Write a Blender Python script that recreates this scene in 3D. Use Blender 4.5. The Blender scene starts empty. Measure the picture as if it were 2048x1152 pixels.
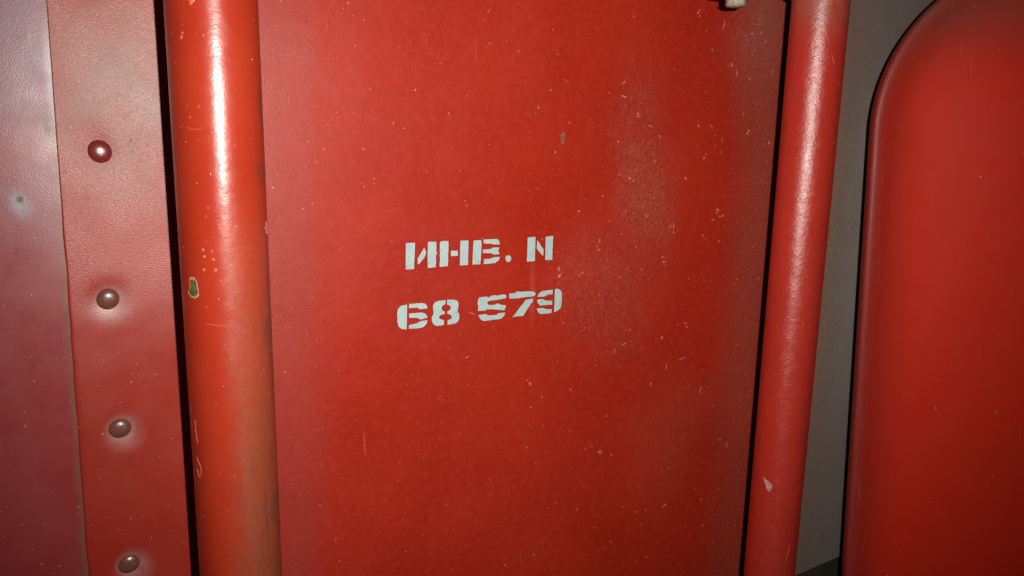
import bpy, bmesh, math, random
from mathutils import Vector, Matrix, noise
random.seed(7)
S = bpy.context.scene
C = S.collection

# ---------------------------------------------------------------- camera
cd = bpy.data.cameras.new('camera'); cam = bpy.data.objects.new('camera', cd); C.objects.link(cam)
cd.sensor_width = 36.0; cd.lens = 1551.0/2048.0*36.0
cd.clip_start = 0.005; cd.clip_end = 50
right = Vector((0.88441899, -0.46630665, 0.01900392))
down = Vector((-0.07310722, -0.17864625, -0.98119359))
fwd = Vector((0.46093208, 0.86639692, -0.19208851))
m = Matrix((right, -down, -fwd)).transposed().to_4x4()
m.translation = Vector((0, -0.36, 0))
cam.matrix_world = m
S.camera = cam

# ---------------------------------------------------------------- world, flash, exposure
w = bpy.data.worlds.new('World'); S.world = w; w.use_nodes = True
w.node_tree.nodes['Background'].inputs[0].default_value = (0.9, 0.95, 1.0, 1)
w.node_tree.nodes['Background'].inputs[1].default_value = 0.004
ld = bpy.data.lights.new('camera_flash', 'SPOT'); ld.energy = 7.9; ld.spot_size = math.radians(110); ld.spot_blend = 1.0; ld.shadow_soft_size = 0.0028
ld.color = (1.0, 0.955, 0.88)
lo = bpy.data.objects.new('camera_flash', ld); C.objects.link(lo); lo.location = (0.030, -0.362, 0.012)
lo.rotation_euler = Vector((0.40, 0.86, -0.09)).to_track_quat('-Z', 'Y').to_euler()
S.view_settings.view_transform = 'Standard'; S.view_settings.look = 'None'
S.view_settings.exposure = 0.0; S.view_settings.gamma = 1.0

# ---------------------------------------------------------------- node helpers
class NT:
    def __init__(s, name, org=(0, 0, 0)):
        s.m = bpy.data.materials.new(name); s.m.use_nodes = True
        s.t = s.m.node_tree; s.t.nodes.clear()
        s.out = s.n('ShaderNodeOutputMaterial'); s.b = s.n('ShaderNodeBsdfPrincipled')
        s.l(s.b.outputs[0], s.out.inputs[0])
        tc = s.n('ShaderNodeTexCoord'); a = s.n('ShaderNodeVectorMath'); a.operation = 'ADD'
        s.l(tc.outputs['Object'], a.inputs[0]); a.inputs[1].default_value = org
        s.p = a.outputs[0]; s.bumps = []
        x = s.n('ShaderNodeSeparateXYZ'); s.l(s.p, x.inputs[0]); s.x, s.y, s.z = x.outputs
    def n(s, k): return s.t.nodes.new(k)
    def l(s, a, b): s.t.links.new(a, b)
    def put(s, v, sock):
        if isinstance(v, bpy.types.NodeSocket): s.l(v, sock)
        else: sock.default_value = v
    def math(s, op, a, b=0.0, clamp=False):
        k = s.n('ShaderNodeMath'); k.operation = op; k.use_clamp = clamp
        s.put(a, k.inputs[0]); s.put(b, k.inputs[1]); return k.outputs[0]
    def noise(s, scale, detail=3, rough=0.55, stretch=None, seed=0):
        k = s.n('ShaderNodeTexNoise'); p = s.p
        mp = s.n('ShaderNodeMapping'); s.l(p, mp.inputs[0]); mp.inputs[1].default_value = (seed*3.1, seed*1.7, seed*2.3)
        if stretch: mp.inputs[3].default_value = stretch
        s.l(mp.outputs[0], k.inputs['Vector'])
        k.inputs['Scale'].default_value = scale; k.inputs['Detail'].default_value = detail; k.inputs['Roughness'].default_value = rough
        return k.outputs[0]
    def ramp(s, v, a, b, c=0.0, d=1.0, smooth=True):
        k = s.n('ShaderNodeMapRange'); k.interpolation_type = 'SMOOTHSTEP' if smooth else 'LINEAR'
        s.put(v, k.inputs[0])
        for i, q in enumerate((a, b, c, d)): k.inputs[i+1].default_value = q
        return k.outputs[0]
    def mix(s, f, a, b):
        k = s.n('ShaderNodeMix'); k.data_type = 'RGBA'
        s.put(f, k.inputs[0])
        for v, i in ((a, 6), (b, 7)):
            if isinstance(v, tuple): v = (*v, 1.0)
            s.put(v, k.inputs[i])
        return k.outputs[2]
    def mixf(s, f, a, b):
        k = s.n('ShaderNodeMix'); s.put(f, k.inputs[0]); s.put(a, k.inputs[2]); s.put(b, k.inputs[3]); return k.outputs[0]
    def spot(s, cx, cz, rx, rz, rot=0.0, soft=0.0):
        """smooth elliptical patch in the x-z plane, mm"""
        dx = s.math('SUBTRACT', s.x, cx/1000); dz = s.math('SUBTRACT', s.z, cz/1000)
        c, q = math.cos(rot), math.sin(rot)
        u = s.math('ADD', s.math('MULTIPLY', dx, c*1000/rx), s.math('MULTIPLY', dz, q*1000/rx))
        v = s.math('ADD', s.math('MULTIPLY', dx, -q*1000/rz), s.math('MULTIPLY', dz, c*1000/rz))
        r = s.math('SQRT', s.math('ADD', s.math('MULTIPLY', u, u), s.math('MULTIPLY', v, v)))
        return s.ramp(r, soft, 1.0, 1.0, 0.0)
    def specks(s, cell, rad, share, seed=0):
        k = s.n('ShaderNodeTexVoronoi'); mp = s.n('ShaderNodeMapping'); s.l(s.p, mp.inputs[0])
        mp.inputs[1].default_value = (seed*.37, seed*.11, seed*.23)
        wv = s.n('ShaderNodeTexNoise'); wv.inputs['Scale'].default_value = 0.9/cell; s.l(mp.outputs[0], wv.inputs['Vector'])
        sc = s.n('ShaderNodeVectorMath'); sc.operation = 'SCALE'; s.l(wv.outputs['Color'], sc.inputs[0]); sc.inputs['Scale'].default_value = cell*1.5
        ad = s.n('ShaderNodeVectorMath'); s.l(mp.outputs[0], ad.inputs[0]); s.l(sc.outputs[0], ad.inputs[1])
        s.l(ad.outputs[0], k.inputs['Vector']); k.inputs['Scale'].default_value = 1.0/cell
        d = s.ramp(k.outputs['Distance'], rad/cell*0.5, rad/cell, 1.0, 0.0)
        sp = s.n('ShaderNodeSeparateColor'); s.l(k.outputs['Color'], sp.inputs[0])
        on = s.math('LESS_THAN', sp.outputs[0], share)
        return s.math('MULTIPLY', s.math('MULTIPLY', d, on), s.math('ADD', sp.outputs[1], 0.25, True))
    def bump(s, h, dist): s.bumps.append((h, dist))
    def done(s, col, rough, spec=0.5, metal=0.0, coat=0.0, coat_rough=0.3):
        s.put(col if not isinstance(col, tuple) else (*col, 1.0), s.b.inputs['Base Color']); s.put(rough, s.b.inputs['Roughness'])
        s.b.inputs['Specular IOR Level'].default_value = spec; s.put(metal, s.b.inputs['Metallic'])
        s.b.inputs['Coat Weight'].default_value = coat; s.b.inputs['Coat Roughness'].default_value = coat_rough
        nrm = None
        for h, dist in s.bumps:
            k = s.n('ShaderNodeBump'); k.inputs['Distance'].default_value = dist; k.inputs['Strength'].default_value = 1.0
            s.l(h, k.inputs['Height'])
            if nrm: s.l(nrm, k.inputs['Normal'])
            nrm = k.outputs[0]
        if nrm:
            s.l(nrm, s.b.inputs['Normal'])
            if coat: s.l(nrm, s.b.inputs['Coat Normal'])
        return s.m

def over(s, col, f, c): return s.mix(f, col, c)

# ---------------------------------------------------------------- object helpers
def tag(o, label=None, cat=None, group=None, kind=None):
    for k, v in (('label', label), ('category', cat), ('group', group), ('kind', kind)):
        if v: o[k] = v
    return o
def link(name, bm, mats, org=(0, 0, 0), parent=None, smooth=True):
    """bm is in world metres; org is the origin of the thing it belongs to"""
    org = Vector(org)
    bmesh.ops.translate(bm, verts=bm.verts, vec=-org)
    me = bpy.data.meshes.new(name); bm.normal_update(); bm.to_mesh(me); bm.free()
    for mt in (mats if isinstance(mats, (list, tuple)) else [mats]): me.materials.append(mt)
    for p in me.polygons: p.use_smooth = smooth
    o = bpy.data.objects.new(name, me); C.objects.link(o)
    if parent: o.parent = parent
    else: o.location = org
    return o
def empty(name, loc, label, cat, group=None, kind=None, rot=(0, 0, 0)):
    o = bpy.data.objects.new(name, None); C.objects.link(o); o.location = loc; o.rotation_euler = rot
    o.empty_display_size = 0.02
    return tag(o, label, cat, group, kind)
def frange(a, b, n): return [a+(b-a)*i/n for i in range(n+1)]
def sheet(xs, zs, front, back, edge_l=None):
    """plate with a gridded front face: front(x,z)->y, flat back at y=back; edge_l(z) shifts the left edge"""
    bm = bmesh.new(); g = []
    x0, x1 = xs[0], xs[-1]
    for z in zs:
        row = []
        for x in xs:
            X = x
            if edge_l: X = x+(edge_l(z))*max(0.0, 1-(x-x0)/0.004)
            row.append(bm.verts.new((X, front(X, z), z)))
        g.append(row)
    for j in range(len(zs)-1):
        for i in range(len(xs)-1):
            bm.faces.new((g[j][i], g[j][i+1], g[j+1][i+1], g[j+1][i]))
    n, k = len(xs)-1, len(zs)-1
    loop = [g[0][i] for i in range(n)]+[g[j][n] for j in range(k)]+[g[k][i] for i in range(n, 0, -1)]+[g[j][0] for j in range(k, 0, -1)]
    bk = [bm.verts.new((v.co.x, back, v.co.z)) for v in loop]
    for i in range(len(loop)):
        j = (i+1) % len(loop); f = bm.faces.new((loop[j], loop[i], bk[i], bk[j])); f.smooth = False
    bm.faces.new(bk[::-1])
    for e in bm.edges:
        if len(e.link_faces) == 2 and e.calc_face_angle(0) > 0.6: e.smooth = False
    return bm
def sm(t): t = max(0.0, min(1.0, t)); return t*t*(3-2*t)
CHARS = {
    'И': [[(131.73,-52.73),(136.45,-52.86),(136.34,-55.55),(136.22,-59.67),(136.03,-60.57),(135.85,-66.0),(131.58,-65.96),(131.58,-59.87)],[(141.42,-55.44),(142.05,-57.31),(142.34,-58.16),(141.46,-60.56),(139.84,-62.17),(138.53,-63.71),(137.8,-63.44),(137.86,-60.68),(139.37,-58.69)],[(143.38,-52.77),(147.45,-52.73),(147.9,-53.12),(147.75,-57.6),(148.3,-58.47),(148.05,-59.29),(147.55,-59.59),(147.7,-63.09),(147.45,-65.79),(143.31,-65.91),(143.17,-60.51)]],
    'Н': [[(149.88,-52.98),(151.42,-52.58),(154.46,-52.77),(154.43,-58.32),(154.24,-59.72),(154.3,-62.54),(154.11,-65.59),(149.74,-65.74),(149.59,-63.67),(149.94,-62.76),(149.73,-58.54)],[(155.79,-58.11),(156.45,-57.77),(159.59,-57.93),(159.76,-60.63),(155.95,-60.56)],[(161.13,-52.93),(165.59,-52.99),(165.54,-59.38),(165.44,-65.66),(160.91,-65.67),(160.97,-59.14)]],
    'В': [[(168.55,-53.12),(172.6,-53.07),(173.08,-53.81),(172.9,-59.76),(172.5,-65.74),(168.0,-65.66),(168.2,-59.51)],[(174.17,-52.9),(181.95,-52.91),(183.2,-53.93),(183.77,-55.89),(179.71,-55.69),(178.8,-55.27),(174.41,-54.87)],[(173.93,-58.14),(178.31,-58.12),(179.63,-57.42),(183.48,-57.42),(182.86,-59.08),(183.6,-61.05),(180.22,-61.11),(178.61,-60.3),(173.95,-59.91)],[(174.41,-63.2),(178.39,-63.19),(180.35,-62.47),(184.0,-62.48),(183.22,-64.19),(181.1,-65.62),(174.19,-65.84),(174.85,-64.43)]],
    '.': [[(190.65,-63.83),(190.43,-64.75),(189.81,-65.39),(188.94,-65.59),(188.06,-65.29),(187.41,-64.57),(187.16,-63.63),(187.37,-62.72),(187.99,-62.07),(188.86,-61.87),(189.74,-62.17),(190.39,-62.88)]],
    'N': [[(200.44,-52.95),(204.96,-52.75),(205.17,-54.04),(205.05,-65.93),(200.27,-66.01),(200.36,-58.74)],[(206.26,-54.83),(207.89,-56.39),(208.5,-57.66),(210.27,-59.74),(210.39,-63.79),(208.04,-61.36),(206.16,-59.28),(206.21,-57.05)],[(211.49,-53.13),(215.48,-52.75),(216.24,-52.93),(216.0,-59.52),(216.1,-65.92),(211.66,-65.76),(211.57,-59.3)]],
    '6': [[(132.11,-83.85),(131.73,-96.62),(128.97,-96.11),(127.54,-94.79),(126.95,-91.91),(126.9,-87.23),(127.39,-85.41),(129.08,-84.15)],[(133.18,-83.66),(140.01,-83.67),(141.74,-84.19),(142.72,-85.32),(143.02,-86.77),(138.53,-86.76),(137.55,-85.82),(133.07,-85.76)],[(133.15,-88.49),(139.99,-88.64),(141.72,-89.27),(142.46,-90.29),(143.06,-91.15),(142.46,-91.72),(139.49,-92.15),(138.41,-91.81),(137.52,-91.12),(133.13,-90.71)],[(133.01,-94.52),(137.02,-94.06),(139.49,-93.01),(143.0,-92.96),(142.55,-94.83),(140.71,-96.33),(137.99,-96.68),(133.0,-96.42)]],
    '8': [[(153.0,-83.32),(152.8,-85.22),(151.23,-86.05),(150.58,-87.43),(151.24,-88.69),(152.51,-89.28),(152.51,-90.49),(150.23,-90.86),(149.22,-91.87),(149.73,-92.88),(152.11,-93.83),(152.01,-96.24),(148.21,-96.49),(146.45,-95.6),(145.35,-93.67),(145.35,-91.75),(146.35,-89.93),(146.45,-88.98),(146.05,-87.51),(146.06,-85.61),(146.96,-84.02),(149.46,-83.27)],[(153.86,-83.15),(157.07,-83.32),(159.39,-84.09),(160.17,-85.36),(160.18,-87.54),(159.68,-89.44),(160.62,-91.47),(160.74,-93.43),(159.97,-95.3),(158.42,-96.13),(154.06,-96.44),(154.15,-94.02),(156.09,-93.48),(156.6,-92.55),(155.83,-91.27),(154.04,-90.62),(154.03,-89.32),(155.56,-88.59),(156.07,-87.43),(155.3,-86.3),(153.77,-85.54)]],
    '5': [[(172.03,-83.4),(176.28,-83.26),(177.63,-83.95),(178.96,-83.08),(181.11,-82.9),(182.74,-83.28),(185.46,-82.9),(187.37,-83.05),(188.21,-83.96),(187.69,-85.16),(183.87,-85.45),(179.54,-85.59),(177.39,-85.81),(176.76,-86.74),(177.42,-87.88),(180.66,-88.16),(183.09,-87.52),(185.29,-88.55),(187.76,-88.91),(187.89,-89.92),(187.14,-91.11),(187.54,-91.64),(182.88,-90.98),(179.61,-90.35),(177.72,-90.28),(176.91,-89.96),(176.12,-90.73),(171.48,-90.62),(171.66,-88.03),(171.11,-86.76),(171.52,-84.83)],[(171.77,-92.81),(175.88,-92.69),(177.77,-93.66),(182.38,-93.68),(183.73,-92.9),(187.56,-92.9),(187.05,-94.61),(185.15,-96.04),(181.88,-96.23),(174.59,-96.34),(172.7,-95.02)]],
    '7': [[(189.84,-82.84),(193.71,-82.64),(194.52,-81.81),(197.04,-82.3),(201.54,-82.34),(204.96,-82.76),(206.25,-83.87),(205.6,-85.09),(204.46,-85.4),(199.93,-85.4),(195.45,-85.69),(190.0,-85.45)],[(200.08,-86.92),(204.5,-86.63),(204.55,-88.56),(203.43,-89.23),(201.78,-91.38),(199.87,-94.01),(198.61,-95.77),(194.0,-95.75),(192.06,-95.98),(193.96,-93.98),(196.69,-90.68),(198.88,-88.59)]],
    '9': [[(216.96,-82.65),(216.86,-85.06),(213.66,-85.22),(211.95,-86.0),(207.45,-86.0),(208.15,-84.27),(209.27,-83.34),(210.69,-82.84)],[(207.1,-87.75),(208.81,-87.28),(211.42,-87.7),(212.6,-88.46),(216.81,-88.81),(216.77,-91.13),(212.68,-90.88),(209.21,-90.89),(207.73,-89.59)],[(207.07,-92.45),(210.99,-92.43),(213.63,-93.33),(216.68,-93.6),(216.52,-95.76),(209.93,-95.79),(208.17,-94.75)],[(218.36,-82.76),(219.4,-82.17),(221.49,-82.84),(222.72,-84.38),(223.02,-87.51),(222.87,-91.65),(222.17,-93.67),(219.85,-95.02),(218.22,-95.55),(218.35,-89.19)]],
}
NIBS = [(332.8,42.8),(336.1,43.6),(350.6,36.9),(348.1,15.2),(269.8,12.3),(269.0,13.8),(313.4,8.0),(319.1,-10.6),(284.3,1.8),(256.6,-1.6),(258.3,-20.1),(266.2,-22.2),(247.9,-31.8),(231.8,-40.0),(332.3,-43.5),(336.5,-46.0),(299.5,-54.2),(297.5,-50.2),(322.3,-57.1),(292.4,-68.7),(294.2,-71.5),(279.6,-44.1),(246.5,-61.9),(220.4,-71.4),(221.2,-75.1),(313.4,-83.3),(353.0,-86.3),(370.2,-87.2),(248.5,-88.3),(371.1,-2.0),(352.7,5.0),(333.0,-0.8),(258.0,29.4),(258.4,22.5),(283.0,-12.8),(306.3,-22.3),(75.3,55.6),(105.2,57.5),(107.2,52.2),(112.5,50.7),(134.6,42.8),(143.0,44.3),(122.7,37.8),(108.1,39.3),(98.1,32.9),(150.0,33.8),(192.7,42.2),(185.6,46.4),(114.7,20.3),(105.2,19.5),(137.2,20.9),(98.6,9.2),(106.6,9.3),(154.5,10.5),(82.1,0.5),(85.0,-3.9),(90.1,-5.2),(131.3,2.7),(92.3,-7.4),(94.6,3.4),(111.1,-7.2),(116.1,-21.2),(109.9,-23.2),(111.1,-24.8),(81.1,-20.1),(88.8,-13.2),(160.6,-17.8),(86.4,-32.1),(82.0,-34.7),(163.7,-32.8),(99.7,7.1),(306.8,-111.5),(313.4,-111.2),(295.7,-118.2),(296.5,-51.2),(271.0,-111.0),(137.6,-100.2),(236.1,-74.3),(355.4,70.7),(357.8,63.8),(346.6,58.7),(350.2,62.4),(353.2,53.4),(382.8,49.4),(308.0,70.9),(204.1,-135.8),(260.9,-122.1),(328.4,-156.1),(348.5,-193.3),(253.3,-183.2),(180.0,-187.7),(190.5,-242.2),(102.5,-101.6),(85.6,-182.1),(305.6,-230.0),(338.6,-251.6)]

# ================================================================ THE SETTING
k = NT('grey_wall_paint', (0, 0, 0))
c = over(k, (0.36, 0.33, 0.31), k.ramp(k.noise(45, 4), .38, .68), (0.345, 0.29, 0.27))
c = over(k, c, k.ramp(k.noise(420, 3, seed=2), .45, .75, 0, .4), (0.34, 0.31, 0.27))
c = over(k, c, k.ramp(k.noise(900, 2, seed=5), .5, .7, 0, .4), (0.16, 0.12, 0.10))
# brown tint beside the tube and towards the top
c = over(k, c, k.math('MULTIPLY', k.ramp(k.x, .458, .492, 1, 0), k.ramp(k.noise(300, 4, seed=7), .25, .6, .35, .95)), (0.33, 0.20, 0.14))
c = over(k, c, k.ramp(k.z, -.02, 0.08, 0, .60), (0.27, 0.18, 0.16))
c = over(k, c, k.ramp(k.z, -.12, -.26, 0, .55), (0.27, 0.19, 0.165))
c = over(k, c, k.ramp(k.noise(1100, 3, seed=15), .55, .72, 0, .75), (0.14, 0.08, 0.06))
k.bump(k.noise(900, 3), .00025); k.bump(k.noise(90, 2, seed=4), .0003)
M_grey = k.done(c, .62, .35)
bm = bmesh.new()
YB = 0.020
pts = [(0.385, .6), (1.4, .6), (1.4, -.26), (0.5054, -.3272), (0.4618, -.3312), (0.385, -.3385)]
pts = [(0.385, .6), (1.6, .6), (1.6, -.2415), (0.385, -.3368)]
pts = [(0.300, .6), (1.6, .6), (1.6, -.2415), (0.300, -.3435)]
f1 = [bm.verts.new((x, YB, z)) for x, z in pts]; f2 = [bm.verts.new((x, YB+.003, z)) for x, z in pts]
bm.faces.new(f1[::-1]); bm.faces.new(f2)
for i in range(4): j = (i+1) % 4; bm.faces.new((f1[i], f1[j], f2[j], f2[i]))
wall = link('wall', bm, M_grey, smooth=False)
tag(wall, 'dull grey mottled back wall seen in the gap between tube and door', 'wall', kind='structure')

k = NT('green_plate_paint', (0, 0, 0))
c = over(k, (0.050, 0.055, 0.028), k.ramp(k.noise(120, 4), .35, .7), (0.075, 0.062, 0.040))
k.bump(k.noise(500, 3), .0003)
M_green = k.done(c, .6, .3)
bm = sheet(frange(.30, 1.6, 12), frange(-1.0, -.20, 8), lambda x, z: .029, .033)
gp = link('green_plate', bm, M_green, org=(.9, .033, -1.0), smooth=False)
tag(gp, 'dark olive green plate peeping out under the slanting lower edge of the grey wall', 'plate')

# ================================================================ LEFT: backing sheet and riveted sheet
RIV = [(1.2, 57.5), (1.2, -9.3), (-.3, -70.0), (.2, -127.2), (-.6, -191.2), (-.9, -254.0)]
def edge_line(z): return -0.0146+0.0165*(z+.07)+.0005*noise.noise((0, 0, z*60))
k = NT('backing_paint', (-.15, .0012, -.5))
c = over(k, (0.27, 0.026, 0.026), k.ramp(k.noise(40, 3), .3, .7, 0, .45), (0.28, 0.045, 0.048))
# blue-grey flash glare over the upper part, painted into the colour
blue_glare = k.math('MULTIPLY', k.ramp(k.z, -.075, .035, 0, 1), k.ramp(k.noise(55, 5, .62, (1, 1, .55), 3), .25, .68, .35, 1))
c = over(k, c, k.math('MULTIPLY', blue_glare, .70), (0.165, 0.115, 0.165))
c = over(k, c, k.math('MULTIPLY', k.spot(-28, -30, 6.0, 9.5, .5, .0), k.ramp(k.noise(260, 3, seed=1), .3, .6, .30, .95)), (0.27, 0.25, 0.27))
c = over(k, c, k.math('MULTIPLY', k.spot(-28, -28.0, 1.7, 1.9, 0, .3), 1.0), (0.02, 0.02, 0.02))
c = over(k, c, k.math('MULTIPLY', k.spot(-27.2, -32.6, 1.2, 1.0, 0, .3), .6), (0.13, 0.12, 0.12))
# brown dirt packed against the lap of the riveted sheet
sx = k.math('SUBTRACT', k.x, k.math('ADD', -.0134, k.math('MULTIPLY', k.z, .0165)))
dirt = k.math('MULTIPLY', k.ramp(k.math('ADD', sx, k.math('MULTIPLY', k.math('SUBTRACT', k.noise(130, 4, seed=8), .5), .004)), -.0034, -.0008), k.ramp(k.noise(90, 3, seed=9), .2, .6, .45, .95))
c = over(k, c, k.math('MULTIPLY', dirt, .8), (0.19, 0.075, 0.045))
c = over(k, c, k.math('MULTIPLY', k.spot(-16.2, 1.5, 2.6, 11, 0, .1), k.ramp(k.noise(300, 3, seed=2), .35, .55, .35, 1)), (0.085, 0.05, 0.035))
sp = k.specks(.0032, .00042, .5)
c = over(k, c, k.math('MULTIPLY', sp, .8), (0.62, 0.30, 0.27))
scr = k.ramp(k.noise(420, 2, .5, (1, 1, .10), 6), .66, .72, 0, .22)
c = over(k, c, k.math('MULTIPLY', scr, blue_glare), (0.6, 0.55, 0.6))
k.bump(k.noise(14, 2, seed=3), .0008); k.bump(k.math('MULTIPLY', k.noise(1500, 3, .65), k.ramp(k.z, -.11, -.02, .2, 1)), .00006)
c = over(k, c, k.math('MULTIPLY', k.spot(-13.5, 22, 3.2, 24, 0, 0), .55), (0.46, 0.47, 0.55))  # bluish-white sheen near the lap, put into the colour
M_back = k.done(c, k.ramp(k.noise(70, 5, .65, seed=4), .3, .7, .33, .45), .75)
bm = sheet(frange(-.35, .012, 90), frange(-.5, .33, 120), lambda x, z: -.0006*sm((x+.06)/.05)+.0004*noise.noise((x*25, 3, z*14)), .0024)
bs = link('backing_sheet', bm, M_back, org=(-.15, .0012, -.5))
tag(bs, 'plain red painted sheet at the far left with bluish glare painted into its colour and a dark pit', 'sheet')

RO = (.0, -.0004, -.5)
k = NT('riveted_sheet_paint', RO)
c = over(k, (0.335, 0.022, 0.0105), k.ramp(k.noise(35, 3), .3, .7, 0, .5), (0.34, 0.036, 0.022))
# beige flash glare in the upper half, painted into the colour
beige_glare = k.math('MULTIPLY', k.spot(10, 12, 46, 62, 0, .1), k.ramp(k.noise(40, 5, .65, seed=5), .25, .65, .45, 1))
c = over(k, c, k.math('MULTIPLY', beige_glare, .62), (0.24, 0.18, 0.145))
for i, (rx, rz) in enumerate(RIV):
    if i in (2, 3, 4, 5):
        c = over(k, c, k.math('MULTIPLY', k.spot(rx+1.8, rz-2.0, 10.5, 11.5, 0, .25), k.ramp(k.noise(240, 3, seed=i), .2, .6, .15, .42)), (0.36, 0.25, 0.22))
        c = over(k, c, k.math('MULTIPLY', k.spot(rx+.3, rz-.3, 7.2, 7.2, 0, .55), k.ramp(k.noise(420, 3, seed=i+4), .2, .6, .08, .30)), (0.40, 0.26, 0.22))
    if i in (0, 1):
        c = over(k, c, k.math('MULTIPLY', k.spot(rx-2.5, rz+3.5, 12, 12, 0, .2), .85), (0.31, 0.03, 0.022))  # red painted back where the dimple breaks the glare
sp = k.specks(.0026, .00036, .5)
c = over(k, c, k.math('MULTIPLY', sp, .8), (0.66, 0.28, 0.23))
pits = k.math('MULTIPLY', k.specks(.0036, .0006, .5, 5), k.spot(6.5, -9, 13, 12, 0, .2))
c = over(k, c, pits, (0.10, 0.06, 0.05))
c = over(k, c, k.math('MULTIPLY', k.specks(.006, .0005, .5, 9), k.ramp(k.z, -.03, .02, 0, .8)), (0.14, 0.09, 0.08))
k.bump(k.noise(22, 2, seed=3), .0008); k.bump(k.math('MULTIPLY', k.noise(1700, 3, .70), k.ramp(k.z, -.11, -.02, .12, 1)), .00020); k.bump(sp, .00012); k.bump(pits, -.0003)
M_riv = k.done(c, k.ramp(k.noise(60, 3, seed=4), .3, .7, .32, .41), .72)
def riv_front(x, z):
    y = -.0019+.00035*noise.noise((x*20, 9, z*12))
    for i, (rx, rz) in enumerate(RIV):
        d2 = ((x-rx/1000)**2+(z-rz/1000)**2)
        y += .00105*math.exp(-d2/(2*.0046**2))
        if i < 2: y += .0005*math.exp(-((x-rx/1000+.004)**2+(z-rz/1000-.0075)**2)/(2*.0045**2))
    y += .00022*sm(1-(x+.0146)/.0008)
    return y
root = empty('riveted_sheet', RO, 'narrow red sheet with a vertical row of domed rivets lapping the sheet to its left', 'sheet')
xs = frange(-.0146, .0160, 44)+frange(.0168, .0405, 20)
zs = frange(-.5, -.27, 40)[:-1]+frange(-.27, .09, 420)[:-1]+frange(.09, .33, 40)
bm = sheet(xs, zs, riv_front, .0016, lambda z: edge_line(z)+.0146)
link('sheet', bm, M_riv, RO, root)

def mk_rivet_mat(name, top, wear):
    k = NT(name)
    c = over(k, top, k.ramp(k.noise(420, 3), .35, .65, 0, wear), (0.13, 0.062, 0.045))
    c = over(k, c, k.ramp(k.noise(700, 3, seed=4), .58, .68, 0, .7*wear), (0.26, 0.16, 0.12))
    c = over(k, c, k.ramp(k.noise(500, 3, seed=8), .60, .66, 0, .8*wear), (0.07, 0.05, 0.035))
    k.bump(k.noise(600, 3), .00008)
    return k.done(c, .30, 1.0)
M_r0 = mk_rivet_mat('rivet_paint', (0.19, 0.018, 0.015), .25)
M_r1 = mk_rivet_mat('rivet_worn_paint', (0.18, 0.05, 0.04), .7)
for i, (rx, rz) in enumerate(RIV):
    bm = bmesh.new(); R = .0047; hh = .0024; seg = 40; rings = 10
    prev = None; bx, bz = rx/1000, rz/1000; base = -.0019+.00105+.0003
    squash = [1, .97, 1.03, .98, 1.04, 1][i]; tw = [0, .4, 1.1, 2, .6, 1][i]
    for j in range(rings+1):
        a = j/rings*math.pi/2
        rr = R*math.cos(a)**.80; y = base-hh*math.sin(a)**1.25 if j else base
        cur = []
        if j == rings: tip = bm.verts.new((bx, base-hh, bz)); cur = [tip]
        else:
            for s_ in range(seg):
                t = s_/seg*2*math.pi
                q = rr*(1+(squash-1)*math.cos(2*(t-tw)))*(1+.012*noise.noise((math.cos(t)*2, math.sin(t)*2, i*5)))
                cur.append(bm.verts.new((bx+q*math.cos(t), y, bz+q*math.sin(t))))
        if prev:
            for s_ in range(seg):
                n2 = (s_+1) % seg
                if len(cur) == 1: bm.faces.new((prev[s_], prev[n2], cur[0]))
                else: bm.faces.new((prev[s_], prev[n2], cur[n2], cur[s_]))
        else: bot = cur
        prev = cur
    bm.faces.new(bot[::-1])
    rv = link('rivet', bm, M_r0 if i < 2 else M_r1, (bx, base, bz), None)
    rv.parent = root; rv.location = Vector((bx, base, bz))-Vector(RO)
    rv['label'] = ['glossy red domed rivet above the frame', 'glossy red domed rivet with a bright highlight', 'brown worn rivet with dark chips on top',
                   'brown rivet in the middle of the lower sheet', 'brown rivet with a pale scratch near the bottom edge', 'brown rivet below the frame'][i]

# ================================================================ CENTRE PANEL
PO = (.2, .0008, -.5)
k = NT('centre_panel_paint', PO)
c = over(k, (0.360, 0.0150, 0.0040), k.ramp(k.noise(18, 3), .3, .7), (0.400, 0.020, 0.0065))
c = over(k, c, k.ramp(k.noise(230, 3, seed=11), .4, .75, 0, .30), (0.46, 0.04, 0.024))
grain = k.noise(1500, 2, .6, seed=6)
def patch(cx, cz, rx, rz, rot, amt, col, sc=520, lo=.35, hi=.62):
    global c
    ed_ = k.math('ADD', k.spot(cx, cz, rx*1.25, rz*1.2, rot, 0.0), k.math('MULTIPLY', k.math('SUBTRACT', k.noise(38, 5, .6, seed=cz*.07), .5), 1.1), True)
    f = k.math('MULTIPLY', k.math('MULTIPLY', ed_, k.spot(cx, cz, rx*1.5, rz*1.4, rot, .2)), k.ramp(k.noise(sc, 4, .7, seed=cx*.1), lo, hi, .10, 1))
    f = k.math('MULTIPLY', f, k.ramp(k.noise(24, 3, seed=cz*.1), .25, .6, .5, 1))
    c = over(k, c, k.math('MULTIPLY', f, amt), col)
    return f
f1 = patch(276, -24, 32, 84, .16, .50, (0.33, 0.100, 0.070))  # dust and light caught on small bumps, both painted in, likewise the next two
f2 = patch(254, -92, 42, 66, .35, .34, (0.33, 0.095, 0.066))
f3 = patch(305, -180, 46, 66, 0, .26, (0.30, 0.085, 0.065))
f4 = patch(82, 40, 14, 20, 0, .12, (0.55, 0.22, 0.22), 60)  # pink glare at the upper left, put into the colour
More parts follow.
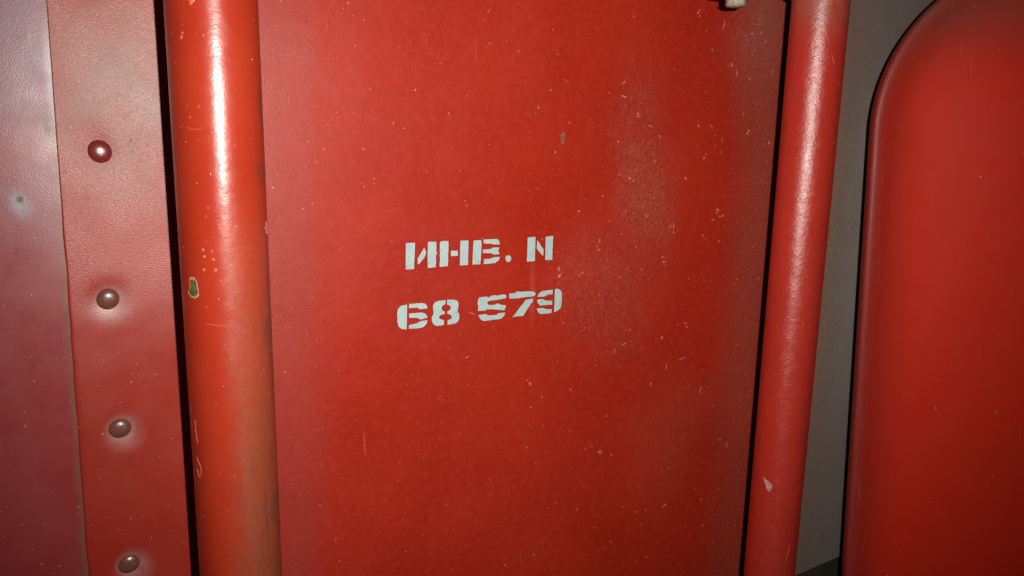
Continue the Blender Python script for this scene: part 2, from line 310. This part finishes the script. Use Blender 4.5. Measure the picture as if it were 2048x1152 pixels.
# dusty dark band along the right-hand edge
wob = k.math('MULTIPLY', k.math('SUBTRACT', k.noise(14, 3, seed=21), .5), .022)
xe = k.math('ADD', k.x, wob)
eg = k.math('MULTIPLY', k.ramp(xe, .330, .368), k.ramp(k.noise(900, 4, .7, seed=22), .3, .65, .4, 1))
c = over(k, c, k.math('MULTIPLY', k.math('MULTIPLY', eg, k.ramp(k.z, -.28, .06, .55, 1.0)), .56), (0.27, 0.088, 0.060))
f5 = patch(352, 75, 34, 60, 0, .55, (0.27, 0.12, 0.10))
# pale pink glare beside the left tube, painted into the colour
wl = k.ramp(k.math('ADD', k.x, wob), .072, .098, 1, 0)
c = over(k, c, k.math('MULTIPLY', wl, .22), (0.27, 0.085, 0.078))
dust_sheen = k.math('ADD', k.math('ADD', f1, f2, True), k.math('ADD', eg, f5, True), True)  # mask of dust together with the painted light on bumps
sp1 = k.specks(.0017, .00034, .5, 1)
sp2 = k.specks(.0011, .00034, .7, 2)
sp3 = k.specks(.0080, .00055, .5, 3)
c = over(k, c, k.math('MULTIPLY', sp1, k.ramp(k.noise(30, 3, seed=31), .35, .65, .2, .65)), (0.70, 0.28, 0.19))  # pale specks, partly glints on bumps put into the colour
c = over(k, c, k.math('MULTIPLY', sp2, k.ramp(dust_sheen, 0, .7, .15, .8)), (0.50, 0.175, 0.125))
c = over(k, c, sp3, (0.68, 0.34, 0.27))
hs = k.math('MULTIPLY', k.ramp(k.noise(300, 2, .5, (1, 1, .05), 17), .70, .735), k.ramp(k.noise(20, 2, seed=18), .52, .62))
c = over(k, c, k.math('MULTIPLY', hs, .28), (0.55, 0.16, 0.12))
# faint run of thinner paint under the second line and a tide mark below the first letter
c = over(k, c, k.math('MULTIPLY', k.spot(204, -84, 3.0, 26, 0, .1), k.ramp(k.noise(200, 3), .3, .6, .15, .5)), (0.50, 0.09, 0.07))
k.bump(k.noise(9, 2, seed=3), .0022); k.bump(grain, .00012); k.bump(k.math('MULTIPLY', k.noise(800, 3, seed=13), k.ramp(dust_sheen, 0, .6, .1, 1)), .00035); k.bump(k.noise(60, 3, seed=14), .00030)
k.bump(sp1, .00020); k.bump(sp3, .00026)
M_panel = k.done(c, k.math('ADD', k.ramp(k.noise(26, 5, .6, (1, 1, .5), seed=4), .3, .7, .42, .52), k.math('MULTIPLY', dust_sheen, .08)), .31)
panel = empty('centre_panel', PO, 'wide red panel stencilled with an inventory number in pale blue-white paint', 'panel')
bm = sheet([.0415]+frange(.044, .3745, 60)+[.3762, .3768], frange(-.5, .33, 120), lambda x, z: .0006 if x > .3765 else (.00012 if x > .376 else 0.0), .0016)
link('sheet', bm, M_panel, PO, panel)

k = NT('stencil_paint', PO)
c = over(k, (0.42, 0.58, 0.56), k.ramp(k.noise(190, 3), .35, .65), (0.38, 0.50, 0.55))
c = over(k, c, k.ramp(k.noise(700, 3, seed=3), .42, .7, 0, .35), (0.55, 0.66, 0.58))
c = over(k, c, k.ramp(k.noise(260, 5, .75, seed=12), .64, .70, 0, .55), (0.45, 0.20, 0.17))
pin = k.specks(.0013, .00030, .45, 6)
c = over(k, c, k.math('MULTIPLY', pin, 1.0), (0.05, 0.06, 0.08))
k.bump(k.noise(800, 3), .00010); k.bump(pin, -.0001)
M_white = k.done(c, .55, .35)
k = NT('stencil_rim_paint', PO)
c = over(k, (0.66, 0.62, 0.47), k.ramp(k.noise(500, 3), .35, .7), (0.58, 0.50, 0.40))
M_rim = k.done(c, .5, .4)
k = NT('stencil_bleed_paint', PO)
c = over(k, (0.26, 0.013, 0.020), k.ramp(k.noise(400, 3), .35, .7), (0.34, 0.018, 0.018))
k.bump(grain if False else k.noise(900, 3, .6, seed=6), .0002)
M_bleed = k.done(c, .5, .4)

def rough_poly(p, amp, step=.45):
    out = []
    for i in range(len(p)):
        a = Vector(p[i]); b = Vector(p[(i+1) % len(p)]); n = max(1, int((b-a).length/step))
        nr = Vector((b-a)); nr = Vector((nr.y, -nr.x)).normalized() if nr.length else Vector((0, 0))
        for j in range(n):
            q = a.lerp(b, j/n)
            q = q+nr*amp*noise.noise((q.x*1.7, q.y*1.7, 3))
            out.append(q)
    return out
def area(p): return sum(p[i][0]*p[(i+1) % len(p)][1]-p[(i+1) % len(p)][0]*p[i][1] for i in range(len(p)))/2
def grow(p, d):
    sgn = 1 if area(p) > 0 else -1; out = []
    for i in range(len(p)):
        a, b, e = Vector(p[i-1]), Vector(p[i]), Vector(p[(i+1) % len(p)])
        u = (b-a).normalized(); v = (e-b).normalized()
        n = Vector((u.y+v.y, -(u.x+v.x)))*sgn
        if n.length < 1e-6: n = Vector((u.y, -u.x))*sgn
        out.append(b+n.normalized()*d)
    return out
bleed = bmesh.new(); nb = 0
words_ = {'И': 'letter', 'Н': 'letter', 'В': 'letter', '.': 'full stop', 'N': 'letter'}
for ch, polys in CHARS.items():
    bm = bmesh.new(); faces = []
    for p in polys:
        if area(p) > 0: p = p[::-1]
        q = rough_poly(p, .16)
        vs = [bm.verts.new((v[0]/1000, -.00013, v[1]/1000)) for v in q]
        f = bm.faces.new(vs); f.normal_update()
        if f.normal.y > 0: f.normal_flip()
        faces.append(f)
        qb = grow(rough_poly(p, .25, .7), .42); nb += 1
        f = bleed.faces.new([bleed.verts.new((v[0]/1000, -.00004-.000003*(nb % 9), v[1]/1000)) for v in qb]); f.normal_update()
        if f.normal.y > 0: f.normal_flip()
    r = bmesh.ops.inset_individual(bm, faces=faces, thickness=.00020, depth=0, use_even_offset=False)
    for f in r['faces']: f.material_index = 1
    # thickness of the paint film: skirts down to the panel
    for e in [e for e in bm.edges if len(e.link_faces) == 1]:
        a, b = e.verts
        f = bm.faces.new((a, b, bm.verts.new((b.co.x, -.00002, b.co.z)), bm.verts.new((a.co.x, -.00002, a.co.z)))); f.material_index = 1
    o = link('stencil_character', bm, [M_white, M_rim], PO, panel, smooth=False)
    o['label'] = 'stencilled %s %s in pale paint' % (words_.get(ch, 'digit'), ch) if ch != '.' else 'round stencilled full stop'
link('stencil_bleed', bleed, M_bleed, PO, panel, smooth=False)

# small nibs, runs and grit caught in the paint
k = NT('nib_paint', PO)
c = over(k, (0.56, 0.21, 0.16), k.ramp(k.noise(500, 3), .35, .7), (0.48, 0.10, 0.07))
M_nib = k.done(c, .38, .55)
def nib(bm, x, z, y, r, h, el=1.0, rot=0.0):
    n = 9; tip = bm.verts.new((x+random.uniform(-.2, .2)*r, y-h, z+random.uniform(-.2, .2)*r)); ring = []; mid = []
    for i in range(n):
        t = i/n*2*math.pi; q = r*random.uniform(.7, 1.25)
        u, v = q*math.cos(t)*el, q*math.sin(t)
        X, Z = u*math.cos(rot)-v*math.sin(rot), u*math.sin(rot)+v*math.cos(rot)
        ring.append(bm.verts.new((x+X, y, z+Z))); mid.append(bm.verts.new((x+X*.6, y-h*.75, z+Z*.6)))
    for i in range(n):
        j = (i+1) % n
        bm.faces.new((ring[i], ring[j], mid[j], mid[i])); bm.faces.new((mid[i], mid[j], tip))
bm = bmesh.new()
for i, (x, z) in enumerate(NIBS):
    x, z = x/1000, z/1000
    big = x > .2
    for q in range(random.choice((1, 2, 3)) if big else 1):
        nib(bm, x+random.gauss(0, .0009)*(q > 0), z+random.gauss(0, .0012)*(q > 0), 0, random.uniform(.00030, .00062)*(1.05 if big else .85), random.uniform(.00015, .0004),
            random.uniform(1, 2.2 if big else 1.3), random.uniform(0, 3))
for q in range(200):
    x = random.uniform(.06, .374); z = random.uniform(-.30, .075)
    nib(bm, x, z, 0, random.uniform(.00014, .00034)*(1+.6*(x > .2)), random.uniform(.0001, .0002), random.uniform(1, 1.6), random.uniform(0, 3))
nb_ = link('paint_nib', bm, M_nib, PO, panel); nb_['kind'] = 'stuff'
# thread-like curls of dried paint
k = NT('curl_paint', PO); M_curl = k.done((0.50, 0.20, 0.16), .45, .5)
def tube_path(bm, pts, r):
    prev = None
    for i, p in enumerate(pts):
        p = Vector(p); d = (Vector(pts[min(i+1, len(pts)-1)])-Vector(pts[max(i-1, 0)])).normalized()
        a = d.cross(Vector((0, 1, 0))).normalized(); b = Vector((0, -1, 0))
        rr = r*(.4+.6*math.sin(math.pi*(i+.5)/len(pts)))
        cur = [bm.verts.new(p+a*rr*math.cos(t)+b*rr*.7*math.sin(t)) for t in (0, .785, 1.57, 2.36, 3.14)]
        if prev:
            for s_ in range(4): bm.faces.new((prev[s_], prev[s_+1], cur[s_+1], cur[s_]))
        prev = cur
bm = bmesh.new()
for (x, z, L_, a, cv) in [(279.5, 6, 3.6, 2.0, 1.9), (339, 41, 4.5, -.3, -2.2), (360, 57, 3.4, 1.0, .5), (309.5, -134, 5, .25, 1.1), (300, -139, 4, 1.4, .6), (299, -52, 3.6, 1.15, .4),
                        (331, -48, 3.2, 2.4, 1.4), (327, 63, 5, 1.2, .3), (266, -120, 3, .5, .6), (368, 40, 3.4, .9, .2), (355, -200, 4, 1.2, .8), (324, 7, 3, 1.9, 1.0), (246, -58, 3.0, .6, 1.5), (166, -91, 4, -.5, .6)]:
    pts_ = []; X, Z = x/1000, z/1000; t = a
    for i in range(9):
        pts_.append((X, -.00002, Z)); X += L_/8000*math.cos(t); Z += L_/8000*math.sin(t); t += cv/8+random.uniform(-.25, .25)
    tube_path(bm, pts_, .00028)
cu = link('paint_curl', bm, M_curl, PO, panel); cu['kind'] = 'stuff'

# bare green chip
k = NT('bare_metal_green', PO)
c = over(k, (0.075, 0.085, 0.028), k.ramp(k.noise(900, 3), .4, .6), (0.17, 0.14, 0.045))
c = over(k, c, k.ramp(k.noise(1500, 2, seed=3), .56, .62), (0.02, 0.02, 0.01))
M_chip = k.done(c, .5, .5)
k = NT('chip_lip_paint', PO)
M_lip = k.done(over(k, (0.62, 0.36, 0.26), k.ramp(k.noise(900, 2), .4, .65), (0.45, 0.13, 0.08)), .45, .5)
def chip_flat(cx, cz, prof, y=-.00006):
    bm = bmesh.new()
    vs = [bm.verts.new(((cx+u)/1000, y, (cz+v)/1000)) for u, v in rough_poly(prof, .2, .3)]
    f = bm.faces.new(vs); f.normal_update()
    if f.normal.y > 0: f.normal_flip()
    r = bmesh.ops.inset_individual(bm, faces=[f], thickness=.00014, depth=0)
    for q in r['faces']: q.material_index = 1
    return bm
pc = link('paint_chip', chip_flat(220.3, -.6, [(.3, 3.1), (1.0, 2.6), (1.2, .4), (.7, -2.2), (.2, -3.6), (-.3, -3.0), (-.4, -1), (-1.2, .2), (-1.0, 1.6), (-.4, 1.7)]), [M_chip, M_lip], PO, panel, False)
pc['label'] = 'small olive green bare spot in the red paint'

# ================================================================ TUBES
def tube(name, cx, cy, r, label, mat, marks, ztop=.42, zbot=-.75):
    org = (cx, cy, zbot)
    root = empty(name, org, label, 'tube', 'upright red painted tubes')
    bm = bmesh.new(); seg = 96; rings = []
    zs = frange(zbot, ztop, 230)
    for z in zs:
        ring = []
        for s_ in range(seg):
            t = s_/seg*2*math.pi
            rr = r*(1+.004*noise.noise((math.cos(t)*1.5+cx*50, math.sin(t)*1.5, z*18)))
            ring.append(bm.verts.new((cx+rr*math.cos(t), cy+rr*math.sin(t), z)))
        rings.append(ring)
    for i in range(len(zs)-1):
        for s_ in range(seg):
            n2 = (s_+1) % seg; bm.faces.new((rings[i][s_], rings[i][n2], rings[i+1][n2], rings[i+1][s_]))
    bm.faces.new(rings[0][::-1]); bm.faces.new(rings[-1])
    link('tube_wall', bm, mat, org, root)
    def wrap(bm_, y0=None): pass
    nibs = bmesh.new()
    for kind, ang, z, prof in marks:
        A = math.radians(ang)
        def P(u, v, h):
            a = A+u/1000/r; R = r+h
            return (cx+R*math.cos(a), cy+R*math.sin(a), (z+v)/1000)
        if kind == 'nib':
            n = 8; q = prof
            tip = nibs.verts.new(P(0, 0, .00022)); ring = []
            for i in range(n):
                t = i/n*2*math.pi; g = q*random.uniform(.7, 1.3)
                ring.append(nibs.verts.new(P(g*math.cos(t), g*math.sin(t)*1.2, -.00006)))
            for i in range(n): nibs.faces.new((ring[i], ring[(i+1) % n], tip))
        elif kind == 'scratch':
            n = len(prof)
            for i in range(n-1):
                (u0, v0), (u1, v1) = prof[i], prof[i+1]; d = Vector((u1-u0, v1-v0)).normalized(); e = Vector((-d.y, d.x))*.16
                nibs.faces.new([nibs.verts.new(P(*q)) for q in ((u0-e.x, v0-e.y, .00003), (u1-e.x, v1-e.y, .00003), (u1, v1, .00020), (u0, v0, .00020))])
                nibs.faces.new([nibs.verts.new(P(*q)) for q in ((u0, v0, .00020), (u1, v1, .00020), (u1+e.x, v1+e.y, .00003), (u0+e.x, v0+e.y, .00003))])
        else:
            b2 = bmesh.new(); pp = rough_poly(prof, .25, .3)
            c0 = Vector((sum(p[0] for p in pp)/len(pp), sum(p[1] for p in pp)/len(pp)))
            outer = [b2.verts.new(P(p[0], p[1], .00004)) for p in pp]
            lip = [b2.verts.new(P(*(c0+(Vector(p)-c0)*.90), .00012)) for p in pp]
            inn = [b2.verts.new(P(*(c0+(Vector(p)-c0)*.80), .00005)) for p in pp]
            cen = b2.verts.new(P(c0.x, c0.y, .00008))
            for i in range(len(pp)):
                j = (i+1) % len(pp)
                for q in ((outer[i], outer[j], lip[j], lip[i]), (lip[i], lip[j], inn[j], inn[i])):
                    f = b2.faces.new(q); f.material_index = 1
                b2.faces.new((inn[i], inn[j], cen))
            ms = [M_chip, M_lip] if kind == 'chip' else [M_dust, M_dust]
            o = link('paint_chip' if kind == 'chip' else 'scuff', b2, ms, org, root, False)
            o['label'] = {'chip': 'green bare spot ringed by broken paint', 'scuff': 'pale scuff mark'}[kind]
    o = link('paint_nib', nibs, M_tnib, org, root, False); o['kind'] = 'stuff'
    return root
k = NT('scuff_paint'); M_dust = k.done(over(k, (0.50, 0.20, 0.14), k.ramp(k.noise(800, 4), .4, .62), (0.55, 0.40, 0.32)), .5, .4)
k = NT('tube_nib_paint'); M_tnib = k.done((0.60, 0.125, 0.06), .33, .5)

R1 = .0164
k = NT('left_tube_paint')
c = over(k, (0.405, 0.034, 0.0120), k.ramp(k.noise(40, 3), .3, .7), (0.38, 0.027, 0.0100))
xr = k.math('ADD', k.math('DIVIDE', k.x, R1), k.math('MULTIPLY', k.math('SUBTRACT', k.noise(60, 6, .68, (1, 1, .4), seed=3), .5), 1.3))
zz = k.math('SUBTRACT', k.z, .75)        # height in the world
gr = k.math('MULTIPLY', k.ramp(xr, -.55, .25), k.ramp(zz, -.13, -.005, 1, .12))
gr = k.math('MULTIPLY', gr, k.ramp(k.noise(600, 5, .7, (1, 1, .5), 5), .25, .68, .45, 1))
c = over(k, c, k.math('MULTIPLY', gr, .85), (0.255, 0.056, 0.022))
g2 = k.math('MULTIPLY', k.math('MULTIPLY', k.ramp(xr, .15, .5), k.ramp(zz, -.14, -.06, 1, 0)), k.ramp(k.noise(260, 6, .75, (1, 1, .16), 9), .54, .64))
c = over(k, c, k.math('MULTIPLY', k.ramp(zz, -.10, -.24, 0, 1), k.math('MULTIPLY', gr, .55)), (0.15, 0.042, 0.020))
c = over(k, c, k.math('MULTIPLY', g2, .7), (0.10, 0.045, 0.020))
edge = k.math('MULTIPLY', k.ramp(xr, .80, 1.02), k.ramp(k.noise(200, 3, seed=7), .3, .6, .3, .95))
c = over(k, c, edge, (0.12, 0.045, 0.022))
hz = k.math('MULTIPLY', k.ramp(zz, -.05, -.02, 1, 0), k.math('MULTIPLY', k.ramp(xr, -.1, .25), k.ramp(k.noise(500, 4, .6, seed=2), .3, .62, .2, 1)))
c = over(k, c, k.math('MULTIPLY', hz, .08), (0.44, 0.15, 0.09))
sp = k.specks(.0030, .00042, .45, 4); c = over(k, c, k.math('MULTIPLY', sp, .45), (0.66, 0.20, 0.11))
k.bump(k.noise(900, 3, .6), .00005); k.bump(k.noise(90, 2, seed=3), .00022); k.bump(sp, .00012)
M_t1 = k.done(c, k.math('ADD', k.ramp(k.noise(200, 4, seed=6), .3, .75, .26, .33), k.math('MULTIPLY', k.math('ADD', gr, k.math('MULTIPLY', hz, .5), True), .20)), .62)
mk = [('chip', -144.5, -58.2, [(-1.2, 3.9), (.8, 4.2), (2.4, 3.0), (2.8, -.2), (2.9, -2.8), (1.0, -4.1), (-1.8, -3.5), (-2.9, -1.6), (-1.2, -.2), (-1.8, 1.8)]),
      ('scuff', -24.0, -36.8, [(-.8, 2.6), (.5, 2.0), (.9, -.6), (.3, -3.0), (-.7, -2.4), (-1.0, .6)]),
      ('scratch', -157, -115, [(0, 3.5), (.4, 1.5), (-.1, .2), (.5, -1.2), (.2, -2.6), (.8, -4.0), (1.0, -5.6)]),
      ('scratch', -156, -131, [(-.6, 4), (.3, 2.6), (1.6, 1.0), (2.0, -1.2), (1.4, -3.2), (.6, -4.0), (-.2, -2.8), (-.9, -1.0)]),
      ('scratch', -126, 0, [(-3, .8), (-1, .2), (1, .3), (3, .9)]),
      ('scratch', -112, -72, [(-4, .3), (-1, 0), (2, -.4), (5, -.3)])]
for a, z, q in [(-125, -43.5, .7), (-124, -46, .55), (-125, -51, .6), (-112, -47, .6), (-110, -51, .7), (-113, -44, .5), (-132, 4.4, .5), (-138, 32, .8), (-136, 33.5, .5), (-122, 43.6, 1.0), (-119, 44.5, .7), (-128, 45, .6),
                (-108, -62, .4), (-105, -55, .4), (-118, -31, .4), (-115, -28, .5), (-128, -19, .4)]: mk.append(('nib', a, z, q))
for q in range(38): mk.append(('nib', random.uniform(-178, -20), random.uniform(-215, 55), random.uniform(.15, .32)))
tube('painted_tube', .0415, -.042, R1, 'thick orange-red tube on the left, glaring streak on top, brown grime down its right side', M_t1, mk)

R2 = .0145
k = NT('right_tube_paint')
c = over(k, (0.43, 0.028, 0.0150), k.ramp(k.noise(35, 3), .3, .7), (0.40, 0.026, 0.016))
zz = k.math('SUBTRACT', k.z, .75)
c = over(k, c, k.math('MULTIPLY', k.ramp(zz, .045, .075), k.ramp(k.noise(150, 3), .25, .6, .2, .8)), (0.30, 0.09, 0.06))
ax = k.math('ADD', k.math('MULTIPLY', k.x, -.77/R2), k.math('MULTIPLY', k.y, -.64/R2))
mott = k.math('MULTIPLY', k.ramp(k.noise(300, 5, .7, (1, 1, .7), 3), .42, .66), k.ramp(zz, -.1, -.02, .15, 1))
c = over(k, c, k.math('MULTIPLY', k.math('MULTIPLY', mott, k.ramp(ax, .93, .995)), .22), (0.30, 0.20, 0.19))  # mottled highlight streak on the side facing the flash, painted pale
sp = k.specks(.005, .0005, .45, 4); c = over(k, c, k.math('MULTIPLY', sp, .5), (0.7, 0.2, 0.14))
k.bump(k.noise(800, 5, .7), .00019); k.bump(k.noise(110, 3, seed=3), .00045)
M_t2 = k.done(c, k.ramp(k.noise(260, 4, seed=6), .3, .7, .27, .38), .8)
mk = [('scuff', -158, -193.5, [(-3.4, 3.6), (-1.4, 2.2), (.8, 1.4), (2.4, -.2), (2.2, -2.6), (1.0, -4.6), (-.6, -3.2), (-1.4, -.8), (-2.6, 1.4)]),
      ('scratch', -118, -96, [(-2, 2), (-.8, .6), (.5, -.8), (1.4, -3)]), ('scratch', -98, -235, [(.6, 5), (.2, 1.5), (-.8, -1.5), (-.6, -5)]),
      ('scratch', -105, 42, [(-.5, 2), (.4, 0), (1.4, -2)]), ('scratch', -122, -70, [(-1, 4), (.6, 1.5), (1.8, -2)]), ('scratch', -150, -60, [(-1.6, 3), (-.5, 1), (.8, -.5)]),
      ('scratch', -140, -118, [(-4, -.3), (0, .2), (4, 0)]), ('scratch', -134, -150, [(-2, .3), (0, 0), (3, .2)])]
for a, z, q in [(-158, -49.5, .45), (-157, -58, .35), (-155, -56, .3), (-117, -110, .4), (-130, -103, .35), (-140, -90, .3), (-153, -33, .3)]: mk.append(('nib', a, z, q))
for q in range(60): mk.append(('nib', random.uniform(-215, -70), random.uniform(-290, 80), random.uniform(.12, .26)))
tube('painted_tube', .341, -.057, R2, 'thinner cherry-red tube on the right between the centre panel and the grey wall', M_t2, mk)

# ================================================================ CLAMP WITH BOLT at the top of the right tube
k = NT('clamp_paint'); M_cl = k.done(over(k, (0.30, 0.07, 0.045), k.ramp(k.noise(300, 4), .35, .65), (0.22, 0.12, 0.085)), .45, .5)
k = NT('bolt_zinc'); c = over(k, (0.42, 0.36, 0.28), k.ramp(k.noise(500, 4), .35, .65), (0.26, 0.20, 0.15))
c = over(k, c, k.ramp(k.noise(900, 3, seed=4), .60, .68), (0.06, 0.045, 0.03)); k.bump(k.noise(700, 3), .0003); M_bolt = k.done(c, .42, .5)
CO = (.341, -.057, .078)
cl = empty('tube_clamp', CO, 'clamp round the top of the right tube holding a pale bolt that points down', 'clamp')
def lathe(prof, cx, cy, seg=48, sq=None):
    bm = bmesh.new(); rings = []
    for r, z in prof:
        rings.append([bm.verts.new((cx+r*math.cos(s_/seg*2*math.pi), cy+r*math.sin(s_/seg*2*math.pi), z)) for s_ in range(seg)])
    for a, b in zip(rings, rings[1:]):
        for s_ in range(seg): n2 = (s_+1) % seg; bm.faces.new((a[s_], a[n2], b[n2], b[s_]))
    bm.faces.new(rings[0][::-1]); bm.faces.new(rings[-1])
    for e in bm.edges:
        if e.calc_face_angle(0) > .5: e.smooth = False
    return bm
z0 = .0730
link('collar', lathe([(R2+.0002, z0+.001), (R2+.0016, z0+.0012), (R2+.0026, z0+.0028), (R2+.0026, z0+.022), (R2+.001, z0+.023)], .341, -.057), M_cl, CO, cl)
bx, by = .2838, -.0555
bm = bmesh.new()
bmesh.ops.create_cube(bm, size=1)
bmesh.ops.scale(bm, vec=(.056, .018, .004), verts=bm.verts); bmesh.ops.translate(bm, vec=(.2985, -.0555, z0+.014), verts=bm.verts)
bmesh.ops.bevel(bm, geom=list(bm.edges), offset=.0008, segments=2, affect='EDGES')
link('arm', bm, M_cl, CO, cl)
NZ = .0695
link('washer', lathe([(.0050, NZ+.0062), (.0125, NZ+.0062), (.0128, NZ+.0068), (.0128, NZ+.0078), (.0122, NZ+.0082)], bx, by), M_bolt, CO, cl)
link('nut', lathe([(.0052, NZ), (.0112, NZ), (.0121, NZ+.0010), (.0121, NZ+.0062)], bx, by, 6), M_bolt, CO, cl, False)
prof = [(.0040, NZ-.0050), (.0050, NZ-.0042)]
zt = NZ-.0042
while zt < NZ+.03: prof += [(.0052, zt+.0004), (.0046, zt+.0009)]; zt += .0010
link('stud', lathe(prof, bx, by, 32), M_bolt, CO, cl)

# ================================================================ DOOR on the right
k = NT('door_paint')
c = over(k, (0.74, 0.0260, 0.0085), k.ramp(k.noise(14, 3), .3, .7), (0.70, 0.029, 0.010))
ed = k.math('MULTIPLY', k.ramp(k.math('ADD', k.x, k.math('MULTIPLY', k.math('SUBTRACT', k.noise(300, 3, .5, (1, 1, .06), 4), .5), .006)), .006, .011, 1, 0), .6)
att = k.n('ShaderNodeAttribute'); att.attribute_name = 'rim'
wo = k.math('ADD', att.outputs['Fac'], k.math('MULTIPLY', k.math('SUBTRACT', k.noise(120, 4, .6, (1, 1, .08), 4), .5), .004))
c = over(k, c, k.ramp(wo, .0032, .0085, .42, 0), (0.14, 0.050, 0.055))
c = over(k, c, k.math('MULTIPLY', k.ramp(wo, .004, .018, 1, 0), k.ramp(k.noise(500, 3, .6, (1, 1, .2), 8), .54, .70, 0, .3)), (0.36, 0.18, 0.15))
c = over(k, c, k.ramp(wo, .036, .008, 0, .45), (0.20, 0.026, 0.018))  # shade of the hollow inside the rim, painted as darker red
c = over(k, c, k.math('MULTIPLY', k.ramp(k.z, .43, .50), k.ramp(k.noise(60, 3), .2, .6, .4, .8)), (0.22, 0.055, 0.04))
sp = k.specks(.0050, .00048, .4, 4); c = over(k, c, k.math('MULTIPLY', sp, .8), (0.66, 0.18, 0.11))
hs = k.math('MULTIPLY', k.ramp(k.noise(260, 2, .5, (1, 1, .06), 17), .68, .73), k.ramp(k.noise(12, 2, seed=18), .45, .6))
c = over(k, c, k.math('MULTIPLY', hs, .35), (0.60, 0.12, 0.08))
s2 = k.specks(.017, .0010, .5, 7); c = over(k, c, s2, (0.70, 0.42, 0.33))
k.bump(k.noise(1300, 2), .00007); k.bump(k.noise(9, 2, seed=3), .0008); k.bump(sp, .00015)
M_door = k.done(c, k.ramp(k.noise(60, 3, seed=4), .3, .7, .44, .52), .38)
DW, DH, CR = .42, .515, .105
def outline(d, n=28):
    r = max(CR-d, .004); x0, x1, z0_, z1 = d, DW-d, d, DH-d; pts = []
    for cx, cz, a0 in ((x1-r, z1-r, 0), (x0+r, z1-r, 90), (x0+r, z0_+r, 180), (x1-r, z0_+r, 270)):
        for i in range(n+1):
            a = math.radians(a0+90*i/n); pts.append((cx+r*math.cos(a), cz+r*math.sin(a)))
    return pts
prof = [(0.0012, .0095), (.0004, .0085), (0, .0070), (0, .0020), (.0003, .0009), (.0012, .0001), (.0024, -.0003), (.0042, -.0004), (.0060, -.0002), (.0076, .0002), (.0090, .0006), (.0105, .0011), (.0125, .0017),
        (.015, .0022), (.018, .0026), (.022, .0028), (.027, .0028), (.033, .0025), (.040, .0018), (.050, .0005), (.062, -.0012), (.076, -.0030), (.092, -.0047), (.105, -.0058), (.13, -.0073), (.16, -.0084), (.19, -.0088)]
bm = bmesh.new(); lay = bm.verts.layers.float.new('rim'); rings = []
for d, y in prof:
    ring = []
    for x, z in outline(d):
        v = bm.verts.new((x, y, z)); v[lay] = d; ring.append(v)
    rings.append(ring)
for a, b in zip(rings, rings[1:]):
    for i in range(len(a)): j = (i+1) % len(a); bm.faces.new((a[j], a[i], b[i], b[j]))
bm.faces.new(rings[-1][::-1]); bm.faces.new(rings[0])
PHI = math.radians(33); LEAN = math.radians(-2.4)
rot = (0, LEAN, -PHI)
Rm = Matrix.Rotation(-PHI, 3, 'Z') @ Matrix.Rotation(LEAN, 3, 'Y')
DO = Vector((.44758764, -.03, -.30166492))-Rm @ Vector((0, 0, .100))
door = link('door', bm, M_door); door.name = 'pressed_panel'
dr = empty('cabinet_door', DO, 'bright red pressed door with rounded corner and worn purple-grey rim at the far right', 'door', rot=rot)
door.parent = dr; door.location = (0, 0, 0)
bm = bmesh.new()
for x, z, r in [(.118, .395, .0007), (.052, .225, .0008), (.030, .100, .0006), (.130, .300, .0006), (.090, .180, .0005), (.140, .120, .0006)]:
    nib(bm, x, z, 0, r, .0003, 1.3, 1.0)
for v in bm.verts:
    d = v.co.x; yy = prof[-1][1]
    for (a, ya), (b, yb) in zip(prof[6:], prof[7:]):
        if a <= d < b: yy = ya+(yb-ya)*(d-a)/(b-a)
    v.co.y += yy
o = link('paint_nib', bm, M_nib); o.parent = dr; o['kind'] = 'stuff'
